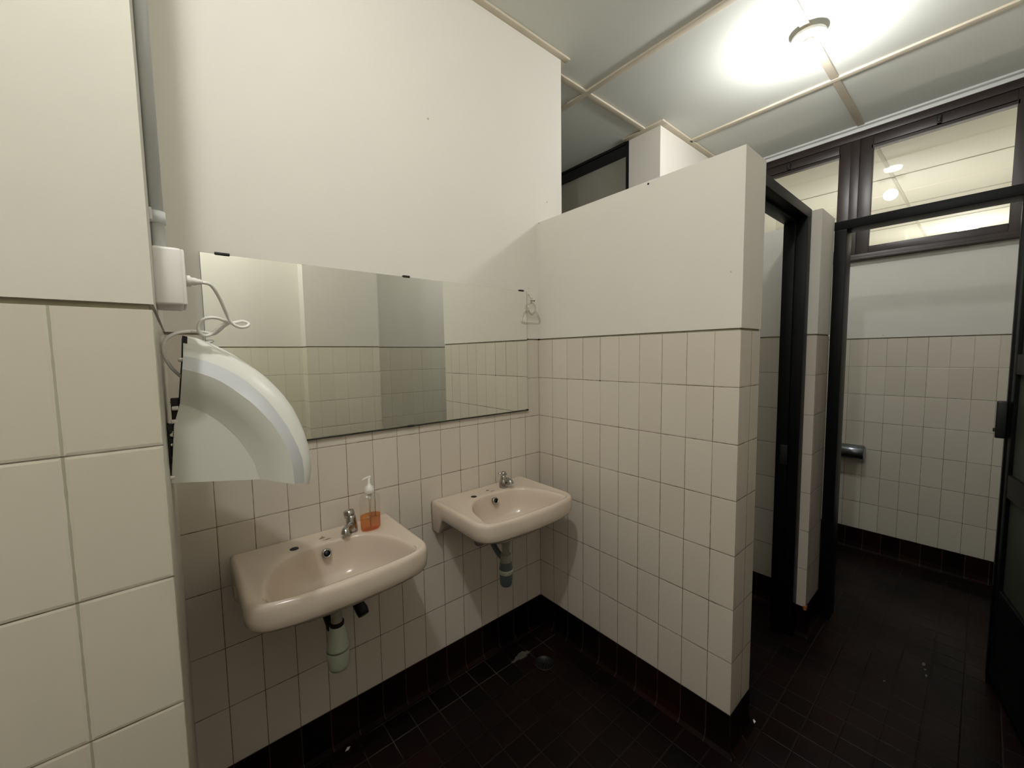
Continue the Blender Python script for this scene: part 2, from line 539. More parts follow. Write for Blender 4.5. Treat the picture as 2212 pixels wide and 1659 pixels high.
M_JOINT = simple('room_joint', srgb(205, 200, 188), 0.8, nscale=6)
k = 20
for (x0, x1, y0, y1) in ((3.565, 3.580, -3.3, 2.1), (4.6, 4.615, -3.3, 2.1), (5.63, 5.645, -3.3, 2.1), (2.54, 7.9, -0.92, -0.895)):
    mb = MB(); mb.box(x0, x1, y0, y1, CZ - 0.018, CZ - 0.012, M_JOINT)
    tag(mb.build('trim_%d' % k), kind='structure'); k += 1

# ceiling battens of this room
BZ0, BZ1 = 3.020, CZ
k = 1
def batten(x0, x1, y0, y1, z0=BZ0):
    global k2
    mb = MB()
    mb.box(x0, x1, y0, y1, z0, BZ1, M_BATTEN, bev=0.003)
    o = mb.build('trim_%d' % batten.n)
    batten.n += 1
    tag(o, kind='structure')
batten.n = 1
for xc in (0.505, 1.535):
    batten(xc - .019, xc + .019, -1.79 if xc < 1 else -1.79, 1.4 if xc < 1 else -0.04)
for xc in (-0.53, -1.56, -2.58):
    batten(xc - .019, xc + .019, -1.79, -0.02 if xc > -1.4 else -0.76)
batten(0.20, 1.16, 0.075, 0.113, BZ0 + .001)
batten(-1.46, 2.30, -0.907, -0.869, BZ0 + .002)
batten(0.20, 1.16, 1.0, 1.04, BZ0 + .001)
# wall trims
batten(-1.487, 0.222, -0.032, 0.0)
batten(0.18, 0.222, 0.0, 1.40)
batten(-1.487, -1.455, -0.75, -0.032)
batten(1.118, 1.16, -0.057, 0.26)
batten(1.16, 2.29, -0.057, -0.015)
# stepped white moulding over the window
mb = MB()
mb.box(2.262, 2.33, -1.79, -0.06, 3.0185, CZ, M_PVC, bev=.003)
mb.box(2.285, 2.33, -1.79, -0.06, 2.994, 3.018, M_PVC, bev=.003)
tag(mb.build('trim_%d' % batten.n), kind='structure')

# ------------------------------------------------------------------ high timber window
def rect_frame(mb, x0, x1, ya_, yb, za, zb, wd, m, wb=None):
    wb = wb or wd
    mb.box(x0, x1, ya_, ya_ + wd, za, zb, m, bev=.002)
    mb.box(x0, x1, yb - wd, yb, za, zb, m, bev=.002)
    mb.box(x0, x1, ya_ + wd, yb - wd, zb - wd, zb, m, bev=.002)
    mb.box(x0, x1, ya_ + wd, yb - wd, za, za + wb, m, bev=.002)
win = empty('window_1', (2.33, -0.85, 2.105), kind='structure')
mb = MB()
rect_frame(mb, 2.29, 2.40, -1.69, -0.03, 2.105, 2.994, 0.05, M_WOOD, 0.045)
mb.box(2.29, 2.40, -0.886, -0.836, 2.15, 2.944, M_WOOD, bev=.002)
mb.box(2.275, 2.30, -1.69, -0.03, 2.105, 2.125, M_WOOD, bev=.002)
mb.build('frame', None, win)
for ya_, yb in ((-1.64, -0.886), (-0.836, -0.08)):
    mb = MB()
    rect_frame(mb, 2.302, 2.345, ya_ - .004, yb + .004, 2.14, 2.950, 0.072, M_WOOD, 0.058)
    mb.box(2.302, 2.345, ya_ + .06, yb - .06, 2.862, 2.885, M_WOOD)
    s = mb.build('sash', None, win)
    mb = MB()
    yc = (ya_ + yb) / 2
    mb.box(2.284, 2.304, yc - .010, yc + .010, 2.885, 2.935, M_BLACK, bev=.003)
    mb.box(2.272, 2.288, yc - .006, yc + .006, 2.893, 2.913, M_BLACK, bev=.002)
    mb.build('latch', None, s)
    mb = MB()
    mb.box(2.326, 2.329, ya_ + .066, yb - .066, 2.196, 2.859, M_GLASS)
    mb.build('pane', None, s)
# dark framed window of the stall behind the basins
win2 = empty('window_2', (1.19, 0.6, 2.0), kind='structure')
mb = MB()
rect_frame(mb, 1.165, 1.199, 0.235, 1.44, 1.96, CZ - .004, 0.028, M_BLACK)
mb.box(1.165, 1.199, 0.262, 1.41, 2.93, 3.01, M_BLACK)
mb.build('frame', None, win2)
mb = MB()
mb.box(1.185, 1.197, 0.26, 1.415, 1.985, 2.935, simple('obscured_glass', srgb(150, 148, 136), 0.5, nscale=2.5, namt=0.08))
mb.build('pane', None, win2)

# ------------------------------------------------------------------ door frames
d1 = empty('door_1', (0.56, -0.9, 0.0), kind='structure')
mb = MB()
mb.box(0.18, 0.941, -0.945, -0.85, 2.110, 2.156, M_BLACKF, bev=.002)
mb.box(0.878, 0.9405, -0.945, -0.85, 0.0, 2.110, M_BLACKF, bev=.002)
mb.box(0.1805, 0.235, -0.945, -0.85, 0.0, 2.110, M_BLACKF, bev=.002)
mb.box(0.235, 0.878, -0.900, -0.850, 2.092, 2.110, M_BLACKF, bev=.002)
mb.box(0.862, 0.878, -0.900, -0.850, 0.0, 2.092, M_BLACKF, bev=.002)
mb.build('frame', None, d1)
mb = MB()
mb.box(0.846, 0.864, -0.905, -0.872, 0.90, 1.0, M_BLACK, bev=.003)
mb.build('latch_keeper', None, d1)
d2 = empty('door_2', (1.23, -1.3, 0.0), kind='structure')
mb = MB()
mb.box(1.18, 1.29, -1.79, -0.985, 2.086, 2.131, M_BLACKF, bev=.002)
mb.box(1.18, 1.29, -1.038, -0.987, 0.0, 2.086, M_BLACKF, bev=.002)
mb.box(1.18, 1.29, -1.640, -1.590, 0.0, 2.086, M_BLACKF, bev=.002)
mb.build('frame', None, d2)
mb = MB()
mb.box(1.15, 1.182, -1.592, -1.562, 1.095, 1.250, M_BLACK, bev=.004)
mb.box(1.158, 1.180, -1.566, -1.556, 1.12, 1.135, M_BLACK, bev=.002)
mb.build('lock_case', None, d2)
wall('wall_door_stub', 1.19, 1.29, -1.80, -1.64, 2.086, M_TILE_OPP)
# open leaf
ang = math.radians(11.8)
leaf = empty('door_leaf', (1.165, -1.615, 0.0), 'open dark metal door leaf with green panels at the right edge', 'door')
leaf.rotation_euler = (0, 0, ang + math.pi)
def local_build(mb, name, parent, m=None):
    me_o = mb.build(name, m)
    me_o.parent = parent
    me_o.location = (0, 0, 0)
    return me_o
mb = MB()
W_, H_ = 0.56, 2.04
for (a, b_, c, d) in ((0, .035, .05, H_), (W_ - .035, W_, .05, H_), (.035, W_ - .035, .05, .455), (.035, W_ - .035, .855, .95), (.035, W_ - .035, 1.365, 1.446), (.035, W_ - .035, H_ - .06, H_)):
    mb.box(a, b_, -.018, .018, c, d, M_BLACKF, bev=.003)
local_build(mb, 'leaf_frame', leaf)
for (c, d) in ((.45, .86), (.945, 1.37), (1.44, H_ - .055)):
    mb = MB(); mb.box(.03, W_ - .03, -.006, .006, c, d, M_DOORP)
    local_build(mb, 'panel', leaf)

# ------------------------------------------------------------------ ceiling lamps
def lamp(name, x, y, m, label, R_BULB=R_BULB):
    t = empty(name, (x, y, BZ0), label, 'lamp', 'bare bulb ceiling lamps')
    mb = MB()
    mb.lathe([(0.0, 3.013), (0.070, 3.013), (0.073, 3.008), (0.073, 2.998), (0.066, 2.992), (0.0, 2.990)], (x, y, 0), M_WHITEP, 40, cap=False)
    mb.build('base', None, t)
    mb = MB()
    mb.lathe([(0.024, 2.991), (0.026, 2.975), (0.022, 2.950), (0.020, 2.936)], (x, y, 0), M_WHITEP, 24)
    mb.build('holder', None, t)
    mb = MB()
    b2 = bmesh.new()
    bmesh.ops.create_icosphere(b2, subdivisions=3, radius=R_BULB)
    for v in b2.verts:
        v.co = Vector((x + v.co.x, y + v.co.y, 2.890 + v.co.z * .95))
    mb.merge(b2, m, True)
    mb.build('bulb', None, t)
    return t
lamp('ceiling_lamp', 1.0, -0.888, M_BULB1, 'bare glowing bulb on round white base, on the ceiling above the stalls')
lamp('ceiling_lamp', -1.545, -1.28, M_BULB2, 'bare glowing bulb on the ceiling over the left end of the basin alcove', R_BULB2)
# two unseen uplighters, added to brighten the neighbouring room's ceiling
for (x, y, z, lab) in ((4.0, -0.9, 1.90, 'added unseen light panel nearest the high window in the next room'), (6.2, -1.2, 2.10, 'added unseen light panel deeper in the next room')):
    t = empty('added_uplighter', (x, y, z), lab, 'lamp')
    mb = MB(); mb.box(x - .09, x + .09, y - .8, y + .8, z, z + .02, M_ROOML); mb.build('light_panel', None, t)
    mb = MB(); mb.box(x - .10, x + .10, y - .82, y + .82, z - .04, z - .001, M_WHITEP, bev=.005); mb.build('housing', None, t)
    for s in (-.6, .6):
        mb = MB()
        mb.tube([(x, y + s, .02), (x, y + s, z - .03)], .02, M_WHITEP)
        mb.build('post', None, t)
t = empty('globe_lamp', (6.25, -1.3, CZ), 'glowing ceiling globe low in the right window pane, deep in the next room', 'lamp')
mb = MB(); mb.lathe([(.0, CZ - .012), (.05, CZ - .012), (.05, CZ - .03), (.0, CZ - .03)], (6.25, -1.3, 0), M_WHITEP, 24, cap=False); mb.build('base', None, t)
mb = MB(); mb.lathe([(.03, CZ - .03), (.08, CZ - .06), (.10, CZ - .11), (.08, CZ - .17), (.03, CZ - .20), (.0, CZ - .202)], (6.25, -1.3, 0), M_ROOML, 28, cap=False); mb.build('globe', None, t)
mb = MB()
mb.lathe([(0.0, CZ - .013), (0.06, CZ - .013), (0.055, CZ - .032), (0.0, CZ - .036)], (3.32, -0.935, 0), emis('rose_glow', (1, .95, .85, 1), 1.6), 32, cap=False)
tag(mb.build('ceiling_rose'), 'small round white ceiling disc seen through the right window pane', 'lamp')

# ------------------------------------------------------------------ washbasins
def poly_rounded(pts, rad, seg=8):
    out = []
    n = len(pts)
    for i in range(n):
        p = Vector(pts[i]); a = Vector(pts[i - 1]); b_ = Vector(pts[(i + 1) % n])
        r = rad[i]
        if r <= 0:
            out.append(p); continue
        d1_ = (a - p).normalized(); d2_ = (b_ - p).normalized()
        p1 = p + d1_ * r; p2 = p + d2_ * r
        for k_ in range(seg + 1):
            t = k_ / seg
            out.append((1 - t) ** 2 * p1 + 2 * t * (1 - t) * p + t * t * p2)
    return out

def ray_poly(poly, c, angs):
    res = []
    n = len(poly)
    for a in angs:
        d = Vector((math.cos(a), math.sin(a)))
        best = None
        for i in range(n):
            p = poly[i] - c; q = poly[(i + 1) % n] - c
            e = q - p
            den = d.x * e.y - d.y * e.x
            if abs(den) < 1e-12: continue
            t = (p.x * e.y - p.y * e.x) / den
            s = (p.x * d.y - p.y * d.x) / den
            if t > 0 and -1e-6 <= s <= 1 + 1e-6:
                if best is None or t > best: best = t
        res.append(best or 0.1)
    return res

def basin_mesh():
    c = Vector((0.0, -0.24))
    outer = poly_rounded([(-.26, 0), (-.26, -.375), (-.13, -.404), (0, -.410), (.13, -.404), (.26, -.375), (.26, 0)], [0, .065, .05, .05, .05, .065, 0], 10)
    bowl = poly_rounded([(-.115, -.118), (-.19, -.20), (-.222, -.375), (0, -.388), (.222, -.375), (.19, -.20), (.115, -.118), (0, -.106)], [.05, .07, .055, .1, .055, .07, .05, .05], 10)
    n = 168
    angs = [2 * math.pi * i / n for i in range(n)]
    # exact corners at the wall
    for cx in (-.26, .26):
        a = math.atan2(0 - c.y, cx) % (2 * math.pi)
        j = min(range(n), key=lambda q: abs(angs[q] - a))
        angs[j] = a
    ro_ = ray_poly(outer, c, angs)
    rb = ray_poly(bowl, c, angs)
    def ring(rad, zf):
        out = []
        for a, r in zip(angs, rad):
            x = c.x + r * math.cos(a); y = min(c.y + r * math.sin(a), 0.0)
            out.append((x, y, zf(x, y) if callable(zf) else zf))
        return out
    def inset(rad, d):
        return [max(r - d, .02) for r in rad]
    def zb(x, y):
        t = max(0, min(1, (y + .085) / .035)); t = t * t * (3 - 2 * t)
        side = abs(x) / .26
        t *= 1 if side > .5 else 1
        base = .781 - .006 * max(0, min(1, -y / .4))
        return base * (1 - t) + .712 * t
    drain = [.022] * n
    def lerp(a, b_, t): return [p * (1 - t) + q * t for p, q in zip(a, b_)]
    dc = Vector((0.0, -.19))
    def bowl_ring(t, z):
        out = []
        for a, r in zip(angs, rb):
            px = c.x + r * math.cos(a); py = c.y + r * math.sin(a)
            qx = dc.x + .022 * math.cos(a); qy = dc.y + .022 * math.sin(a)
            out.append((px * (1 - t) + qx * t, py * (1 - t) + qy * t, z))
        return out
    under = []
    for t, z in ((.93, .672), (.7, .688), (.45, .712), (.25, .7375), (.12, .759), (.03, .775)):
        r_ = bowl_ring(t, z)
        under.append(r_)
    rings = under + [
        ring(inset(ro_, .030), lambda x, y: zb(x, y) + .004),
        ring(inset(ro_, .010), lambda x, y: zb(x, y) - .001),
        ring(inset(ro_, .003), lambda x, y: zb(x, y) + .008),
        ring(ro_, lambda x, y: max(zb(x, y) + .03, .80)),
        ring(ro_, .834),
        ring(inset(ro_, .003), .843),
        ring(inset(ro_, .008), .8485),
        ring(inset(ro_, .014), .850),
        ring(inset(ro_, .020), .8495),
        ring(lerp(inset(ro_, .028), rb, .10), .8465),
    ]
    rings += [ring(lerp(inset(ro_, .028), rb, t_), .8465) for t_ in (.4, .75)]
    rings += [ring([r + .004 for r in rb], .8462), ring(rb, .844)]
    for t, z in ((.025, .838), (.06, .823), (.10, .797), (.16, .768), (.27, .744), (.45, .729), (.7, .720), (.9, .7165), (1.0, .716)):
        rings.append(bowl_ring(t, z))
    mb = MB()
    mb.loft(rings, M_CERAMIC, cap0=True)
    return mb

def tap_push(t, tx, ty):
    """short lever-less push tap"""
    mb = MB()
    mb.tube([(tx, ty, .8465), (tx + .001, ty + .001, .862), (tx + .000, ty + .006, .895), (tx - .002, ty + .010, .900)], [.0205, .0195, .0175, .0170], M_CHROME, 24)
    o = mb.build('tap', None, t)
    mb = MB()
    mb.tube([(tx - .002, ty + .010, .899), (tx - .003, ty + .0115, .904), (tx - .0045, ty + .014, .919), (tx - .0048, ty + .0145, .9215)], [.0180, .0190, .0180, .013], M_CHROME, 24)
    mb.build('push_button', None, o)
    mb = MB()
    mb.tube(smooth_path([(tx, ty, .868), (tx - .016, ty - .020, .875), (tx - .032, ty - .040, .871), (tx - .036, ty - .046, .860)], 4), [.0125] * 4 + [.0130] * 4 + [.0145] * 4 + [.0145], M_CHROME, 20)
    mb.build('spout', None, o)

def tap_cross(t, tx, ty):
    mb = MB()
    mb.lathe([(.0205, .8465), (.0208, .856), (.0195, .874), (.017, .880), (.0142, .886), (.013, .897), (.0105, .904)], (tx, ty, 0), M_CHROME, 24)
    o = mb.build('tap', None, t)
    mb = MB()
    mb.lathe([(.008, .900), (.012, .906), (.0125, .914), (.010, .920), (.004, .9215)], (tx, ty, 0), M_CHROME, 24)
    for a in (0.5, 2.07, 3.64, 5.21):
        d = Vector((math.cos(a), math.sin(a), 0))
        p = Vector((tx, ty, .910))
        mb.tube([p + d * .008, p + d * .019, p + d * .0235, p + d * .025], [.0035, .0038, .0048, .003], M_CHROME, 12)
    mb.build('cross_handle', None, o)
    mb = MB()
    mb.tube(smooth_path([(tx, ty, .878), (tx + .006, ty - .020, .884), (tx + .010, ty - .036, .880), (tx + .011, ty - .042, .868)], 4), [.011] * 4 + [.0120] * 4 + [.0142] * 4 + [.0142], M_CHROME, 20)
    mb.build('spout', None, o)

def washbasin(cx, kind, label, proto):
    t = empty('washbasin', (cx, 0, 0.71), label, 'sink', 'beige wall hung washbasins')
    if proto is None:
        mb = basin_mesh()
        ob = mb.build('basin')
    else:
        ob = proto.copy(); COL.objects.link(ob)
    ob.parent = t; ob.location = (0, 0, -0.71)
    proto = ob
    # overflow ring set in the back slope of the bowl
    oc = Vector((cx - .004, -.1270, .817))
    nrm = Vector((0.0, -.93, .36)).normalized()
    rot = nrm.to_track_quat('Z', 'Y').to_matrix().to_4x4()
    for nm, prof, mm in (('overflow_ring', [(.0100, .005), (.0112, .0062), (.0140, .0058), (.0155, .002), (.0155, -.006), (.0100, -.006), (.0100, .005)], M_CHROME), ('overflow_hole', [(.0, .0025), (.0104, .0025), (.0104, -.003)], M_BLACK)):
        b2 = bmesh.new()
        tmp = MB(); tmp.lathe(prof, (0, 0, 0), mm, 28, cap=False)
        mb = MB(); mb.merge(tmp.bm, mm, True, Matrix.Translation(oc) @ rot)
        mb.build(nm, None, t)
    # blind tap hole on the left of the deck
    mb = MB(); mb.lathe([(.0, .8474), (.0125, .8474), (.0135, .8468), (.014, .8450)], (cx - .092, -.085, 0), M_BLACK, 28, cap=False)
    mb.build('tap_hole', None, t)
    # drain
    mb = MB(); mb.lathe([(.0, .7175), (.014, .7175), (.021, .7195), (.024, .7185), (.024, .713)], (cx, -.19, 0), M_CHROME, 28, cap=False)
    mb.build('drain', None, t)
    # small printed marks
    mb = MB()
    z = .8471
    y0 = -.060
    vsx = [(cx - .014, y0 - .008), (cx + .002, y0 - .010), (cx + .012, y0 - .006), (cx + .006, y0 + .001), (cx + .002, y0 + .013), (cx - .001, y0 + .003)]
    mb.face([mb.bm.verts.new((x, y, z)) for x, y in vsx], M_STAIN if kind == 'push' else M_MARK)
    mb.build('stain' if kind == 'push' else 'printed_mark', None, t)
    mb = MB()
    y1 = -.086
    for sx in (-1, 1):
        mb.face([mb.bm.verts.new(p) for p in ((cx + .012 - .017 * sx, y1 + .000, z), (cx + .012, y1 - .0028, z), (cx + .012 + .0 * sx, y1 + .0045, z))], M_MARK)
    mb.build('printed_mark', None, t)
    if kind == 'push': tap_push(t, cx + .097, -.075)
    else: tap_cross(t, cx + .086, -.075)
    # trap
    dx, dy = cx, -.19
    if kind == 'push':
        mb = MB(); mb.lathe([(.034, .700), (.034, .668), (.019, .662), (.0175, .65), (.0175, .605), (.0195, .602)], (dx, dy, 0), M_TRAPD, 28)
        tr = mb.build('bottle_trap', None, t)
        mb = MB(); mb.lathe([(.0195, .610), (.0225, .608), (.0225, .598), (.0195, .596)], (dx, dy, 0), M_BLACK, 28)
        mb.build('seal', None, tr)
        mb = MB(); mb.lathe([(.019, .598), (.0235, .596), (.0245, .582), (.028, .574), (.0335, .532), (.0345, .524), (.0345, .519)], (dx, dy, 0), M_TRAPW, 32)
        mb.build('collar', None, tr)
        mb = MB(); mb.lathe([(.0335, .5195), (.0335, .5145)], (dx, dy, 0), M_TRAPD, 32)
        mb.build('seal', None, tr)
        mb = MB(); mb.lathe([(.0345, .515), (.0355, .512), (.0345, .490), (.0325, .462), (.029, .452), (.018, .447), (.0, .446)], (dx, dy, 0), M_TRAPW, 32, cap=False)
        mb.build('cup', None, tr)
        mb = MB(); mb.tube(smooth_path([(dx - .012, dy + .012, .585), (dx - .012, dy + .06, .605), (dx - .010, dy + .12, .62), (dx - .008, dy + .165, .60), (dx - .008, .0, .59)]), .0155, M_BLACK, 16)
        mb.build('waste_pipe', None, tr)
        mb = MB()
        mb.tube([(dx + .085, 0, .600), (dx + .090, -.05, .590)], .009, M_TRAPD, 16)
        mb.tube([(dx + .090, -.045, .590), (dx + .104, -.07, .573), (dx + .114, -.095, .548), (dx + .116, -.107, .536)], [.013, .019, .022, .019], M_BLACK, 8)
        mb.build('stop_valve', None, t)
    else:
        mb = MB(); mb.lathe([(.036, .700), (.036, .668), (.024, .662), (.022, .640), (.0175, .632), (.0165, .60), (.017, .575)], (dx, dy, 0), M_TRAPD, 28)
        tr = mb.build('bottle_trap', None, t)
        mb = MB(); mb.lathe([(.0175, .592), (.0225, .592), (.0235, .582), (.0235, .572), (.0255, .566), (.026, .556)], (dx, dy, 0), M_TRAPD, 32)
        mb.build('collar', None, tr)
        mb = MB(); mb.lathe([(.026, .5575), (.0268, .554), (.0278, .533), (.030, .529), (.0305, .524)], (dx, dy, 0), M_TRAPG, 32)
        mb.build('body', None, tr)
        mb = MB(); mb.lathe([(.0305, .525), (.0318, .520), (.0305, .507), (.0285, .503)], (dx, dy, 0), M_TRAPW, 32)
        mb.build('ring', None, tr)
        mb = MB(); mb.lathe([(.0285, .504), (.0288, .495), (.027, .458), (.023, .449), (.012, .445), (.0, .4445)], (dx, dy, 0), M_TRAPG, 32, cap=False)
        mb.build('cup', None, tr)
        mb = MB(); mb.tube(smooth_path([(dx - .008, dy + .012, .570), (dx - .010, dy + .05, .590), (dx - .010, dy + .09, .622), (dx - .010, dy + .115, .636)]), .0125, M_TRAPG, 16)
        mb.build('waste_pipe', None, tr)
        mb = MB(); mb.tube(smooth_path([(dx - .010, dy + .105, .632), (dx - .012, dy + .135, .640), (dx - .012, dy + .160, .626), (dx - .010, dy + .172, .600), (dx - .008, dy + .180, .580)]), .0185, M_TRAPD, 18)
        mb.lathe([(.030, -.001), (.029, -.008), (.020, -.014)], (dx - .008, 0, .592), M_TRAPD, 24, axis='y')
        mb.build('wall_elbow', None, tr)
    return proto
B1 = washbasin(-1.113, 'push', 'beige wall-hung basin with a push tap, under the soap bottle and hand dryer', None)
washbasin(-0.397, 'cross', 'beige wall-hung basin with a cross-handle tap, nearer the tiled partition', B1)

# ------------------------------------------------------------------ soap bottle
bx, by, bz = -0.958, -0.105, 0.8467
bt = empty('soap_bottle', (bx, by, bz), 'clear pump bottle with a little orange liquid soap, on the left basin', 'bottle')
bt.rotation_euler = (0, 0, 0)
def oval(prof, m, sx=1.0, sy=.66, seg=40, cap=False):
    mb = MB(); mb.lathe(prof, (bx, by, bz), m, seg, sx=sx, sy=sy, cap=cap); return mb
oval([(.0, .001), (.032, .001), (.036, .005), (.0375, .05), (.0375, .112), (.0360, .122), (.030, .130), (.020, .1345), (.0145, .137), (.0145, .145)], M_CLEAR).build('bottle', None, bt)
oval([(.0, .003), (.0305, .003), (.0345, .007), (.0358, .048), (.0358, .054), (.0, .054)], M_SOAP).build('liquid_soap', None, bt)
mb = MB(); mb.lathe([(.0155, .134), (.0175, .136), (.0172, .152), (.015, .154), (.0155, .158), (.008, .162), (.0055, .170), (.0042, .172), (.0042, .190)], (bx, by, bz), M_WHITEP, 28)
pmp = mb.build('pump', None, bt)
mb = MB()
mb.tube(smooth_path([(bx + .006, by, bz + .192), (bx - .004, by - .001, bz + .192), (bx - .016, by - .003, bz + .191), (bx - .026, by - .004, bz + .187)], 4), [.0055] * 5 + [.0042] * 5 + [.0028] * 3, M_WHITEP, 14, flat=.6)
mb.build('nozzle', None, pmp)
mb = MB()
mb.lathe([(.007, .133), (.0075, .118), (.006, .112), (.004, .110), (.004, .098), (.002, .097), (.002, .008)], (bx, by, bz), M_WHITEP, 16)
mb.build('dip_tube', None, pmp)

# ------------------------------------------------------------------ mirror
mr = empty('wall_mirror', (-0.742, 0, 1.19), 'wide frameless wall mirror with small black clips above the basins', 'mirror')
mb = MB(); mb.box(-1.394, -0.0935, -0.0135, -0.0115, 1.1915, 1.7895, M_MIRROR)
mb.build('glass', None, mr)
mb = MB(); mb.box(-1.395, -0.0915, -0.0125, -0.002, 1.1890, 1.7900, M_MIRROR_EDGE)
mb.box(-1.395, -0.0895, -0.0118, -0.001, 1.1845, 1.1900, M_BLACK)
mb.build('backing', None, mr)
for (x, z, s) in ((-1.34, 1.7915, 1), (-.742, 1.7915, 1), (-.128, 1.7915, 1), (-.744, 1.1885, -1), (-.098, 1.189, -1)):
    mb = MB()
    hw = .019 if x < -1.2 else .014
    if x > -.1: hw = .007
    mb.box(x - hw, x + hw, -.019, -.001, z - .0045, z + .0035, M_BLACK, bev=.002)
    mb.build('clip', None, mr)

# ------------------------------------------------------------------ clear plastic hook beside the mirror
def hp(x, z, y=-.022): return (x + .006, y, z)
hk = empty('towel_hook', (-.07, -.01, 1.70), 'clear plastic towel hanger on a small nail beside the mirror', 'hook')
mb = MB()
mb.tube([hp(-.080, 1.778, -.004), hp(-.069, 1.771, -.010), hp(-.066, 1.757, -.018), hp(-.073, 1.745, -.022), hp(-.074, 1.732)], .005, M_HOOK, 12, flat=.7)
ringp = [hp(-.072 + .026 * math.sin(a) * (1 - .25 * max(0, -math.cos(a))), 1.707 + .027 * math.cos(a) - (.006 if math.cos(a) < -.5 else 0)) for a in [2 * math.pi * i / 24 for i in range(25)]]
mb.tube(ringp, .0040, M_HOOK, 10, cap=False)
mb.build('heart_ring', None, hk)
mb = MB()
mb.tube(smooth_path([hp(-.072, 1.677), hp(-.098, 1.690), hp(-.116, 1.672), hp(-.128, 1.645), hp(-.120, 1.632), hp(-.07, 1.630), hp(-.028, 1.630), hp(-.016, 1.641), hp(-.026, 1.668), hp(-.045, 1.690), hp(-.072, 1.677)]), .0052, M_HOOK, 10, cap=False)
mb.build('hanger_bar', None, hk)
mb = MB(); mb.tube([(-.056, -.0, 1.7475), (-.058, -.032, 1.744)], .0018, M_BLACK, 10); mb.tube([(-.058, -.031, 1.744), (-.058, -.034, 1.744)], .0035, M_BLACK, 10)
mb.build('nail', None, hk)

# ------------------------------------------------------------------ conduit and socket box
cd = empty('conduit_pipe', (-1.4765, -.60, 1.67), 'white plastic conduit running down the pillar edge to the socket box', 'pipe')
mb = MB(); mb.tube([(-1.4765, -.60, 1.655), (-1.4765, -.60, CZ - .001)], .0095, M_PVC, 24)
mb.build('pipe', None, cd)
for z in (1.716, 2.6):
    mb = MB()
    mb.lathe([(.0102, z - .010), (.0116, z - .010), (.0116, z + .010), (.0102, z + .010)], (-1.4765, -.60, 0), M_PVC, 24)
    mb.box(-1.4869, -1.482, -.625, -.600, z - .010, z + .010, M_PVC, bev=.001)
    mb.build('clamp', None, cd)
sb = empty('socket_box', (-1.465, -.58, 1.565), 'white surface socket box on the pillar side with a plug in it', 'socket')
mb = MB(); mb.box(-1.4869, -1.4480, -.640, -.530, 1.566, 1.662, M_WHITEP, bev=.005)
mb.build('housing', None, sb)
mb = MB(); mb.box(-1.4500, -1.4445, -.6385, -.5315, 1.5675, 1.6605, M_WHITEP, bev=.0025)
mb.build('cover', None, sb)

# ------------------------------------------------------------------ hand dryer
S0 = [(-1.452, 1.524), (-1.431, 1.519), (-1.411, 1.51), (-1.391, 1.498), (-1.371, 1.485), (-1.352, 1.469), (-1.332, 1.452), (-1.313, 1.433), (-1.295, 1.411), (-1.278, 1.387), (-1.263, 1.36), (-1.251, 1.331), (-1.241, 1.3), (-1.234, 1.268), (-1.23, 1.235), (-1.231, 1.202), (-1.239, 1.172)]
S1 = [(-1.455, 1.481), (-1.437, 1.477), (-1.42, 1.471), (-1.403, 1.462), (-1.386, 1.452), (-1.369, 1.439), (-1.353, 1.424), (-1.338, 1.407), (-1.323, 1.388), (-1.31, 1.368), (-1.297, 1.345), (-1.285, 1.322), (-1.275, 1.297), (-1.266, 1.272), (-1.259, 1.245), (-1.257, 1.217), (-1.257, 1.189)]
S2 = [(-1.458, 1.457), (-1.443, 1.452), (-1.428, 1.446), (-1.412, 1.438), (-1.398, 1.428), (-1.384, 1.416), (-1.37, 1.402), (-1.356, 1.388), (-1.343, 1.372), (-1.33, 1.354), (-1.318, 1.336), (-1.308, 1.316), (-1.298, 1.294), (-1.292, 1.271), (-1.286, 1.247), (-1.284, 1.223), (-1.283, 1.199)]
S3 = [(-1.465, 1.39), (-1.455, 1.386), (-1.445, 1.381), (-1.435, 1.374), (-1.425, 1.367), (-1.416, 1.359), (-1.407, 1.349), (-1.398, 1.339), (-1.389, 1.328), (-1.381, 1.317), (-1.374, 1.304), (-1.367, 1.291), (-1.361, 1.277), (-1.355, 1.263), (-1.35, 1.248), (-1.347, 1.233), (-1.343, 1.217)]
dry = empty('hand_dryer', (-1.48, -.43, 1.22), 'white curved electric hand dryer fixed to the pillar side, with its cord', 'hand dryer')
YC = -.43
def mixp(a, b_, t): return (a[0] * (1 - t) + b_[0] * t, a[1] * (1 - t) + b_[1] * t)
rings_top, rings_band, rings_side = [], [], []
for i in range(17):
    s0, s1, s2, s3 = S0[i], S1[i], S2[i], S3[i]
    near = []
    # outer crown
    crown = [(s1, -.530), (mixp(s1, s0, .45), -.522), (mixp(s1, s0, .8), -.505), (mixp(s1, s0, .97), -.480), (s0, -.455)]
    near_c = [(p[0], y, p[1]) for p, y in crown]
    far_c = [(p[0], 2 * YC - y, p[1]) for p, y in reversed(crown)]
    rings_top.append(near_c + far_c)
    band = [(s2, -.560), (mixp(s2, s1, .5), -.5485), (s1, -.530)]
    rings_band.append([(p[0], y, p[1]) for p, y in band])
    side = [(s3, -.535), (mixp(s3, s2, .2), -.5395), (mixp(s3, s2, .45), -.549), (mixp(s3, s2, .75), -.557), (s2, -.560)]
    rings_side.append([(p[0], y, p[1]) for p, y in side])
mb = MB()
mb.loft(rings_top, M_DRYER, closed=False)
mb.build('top_shell', None, dry)
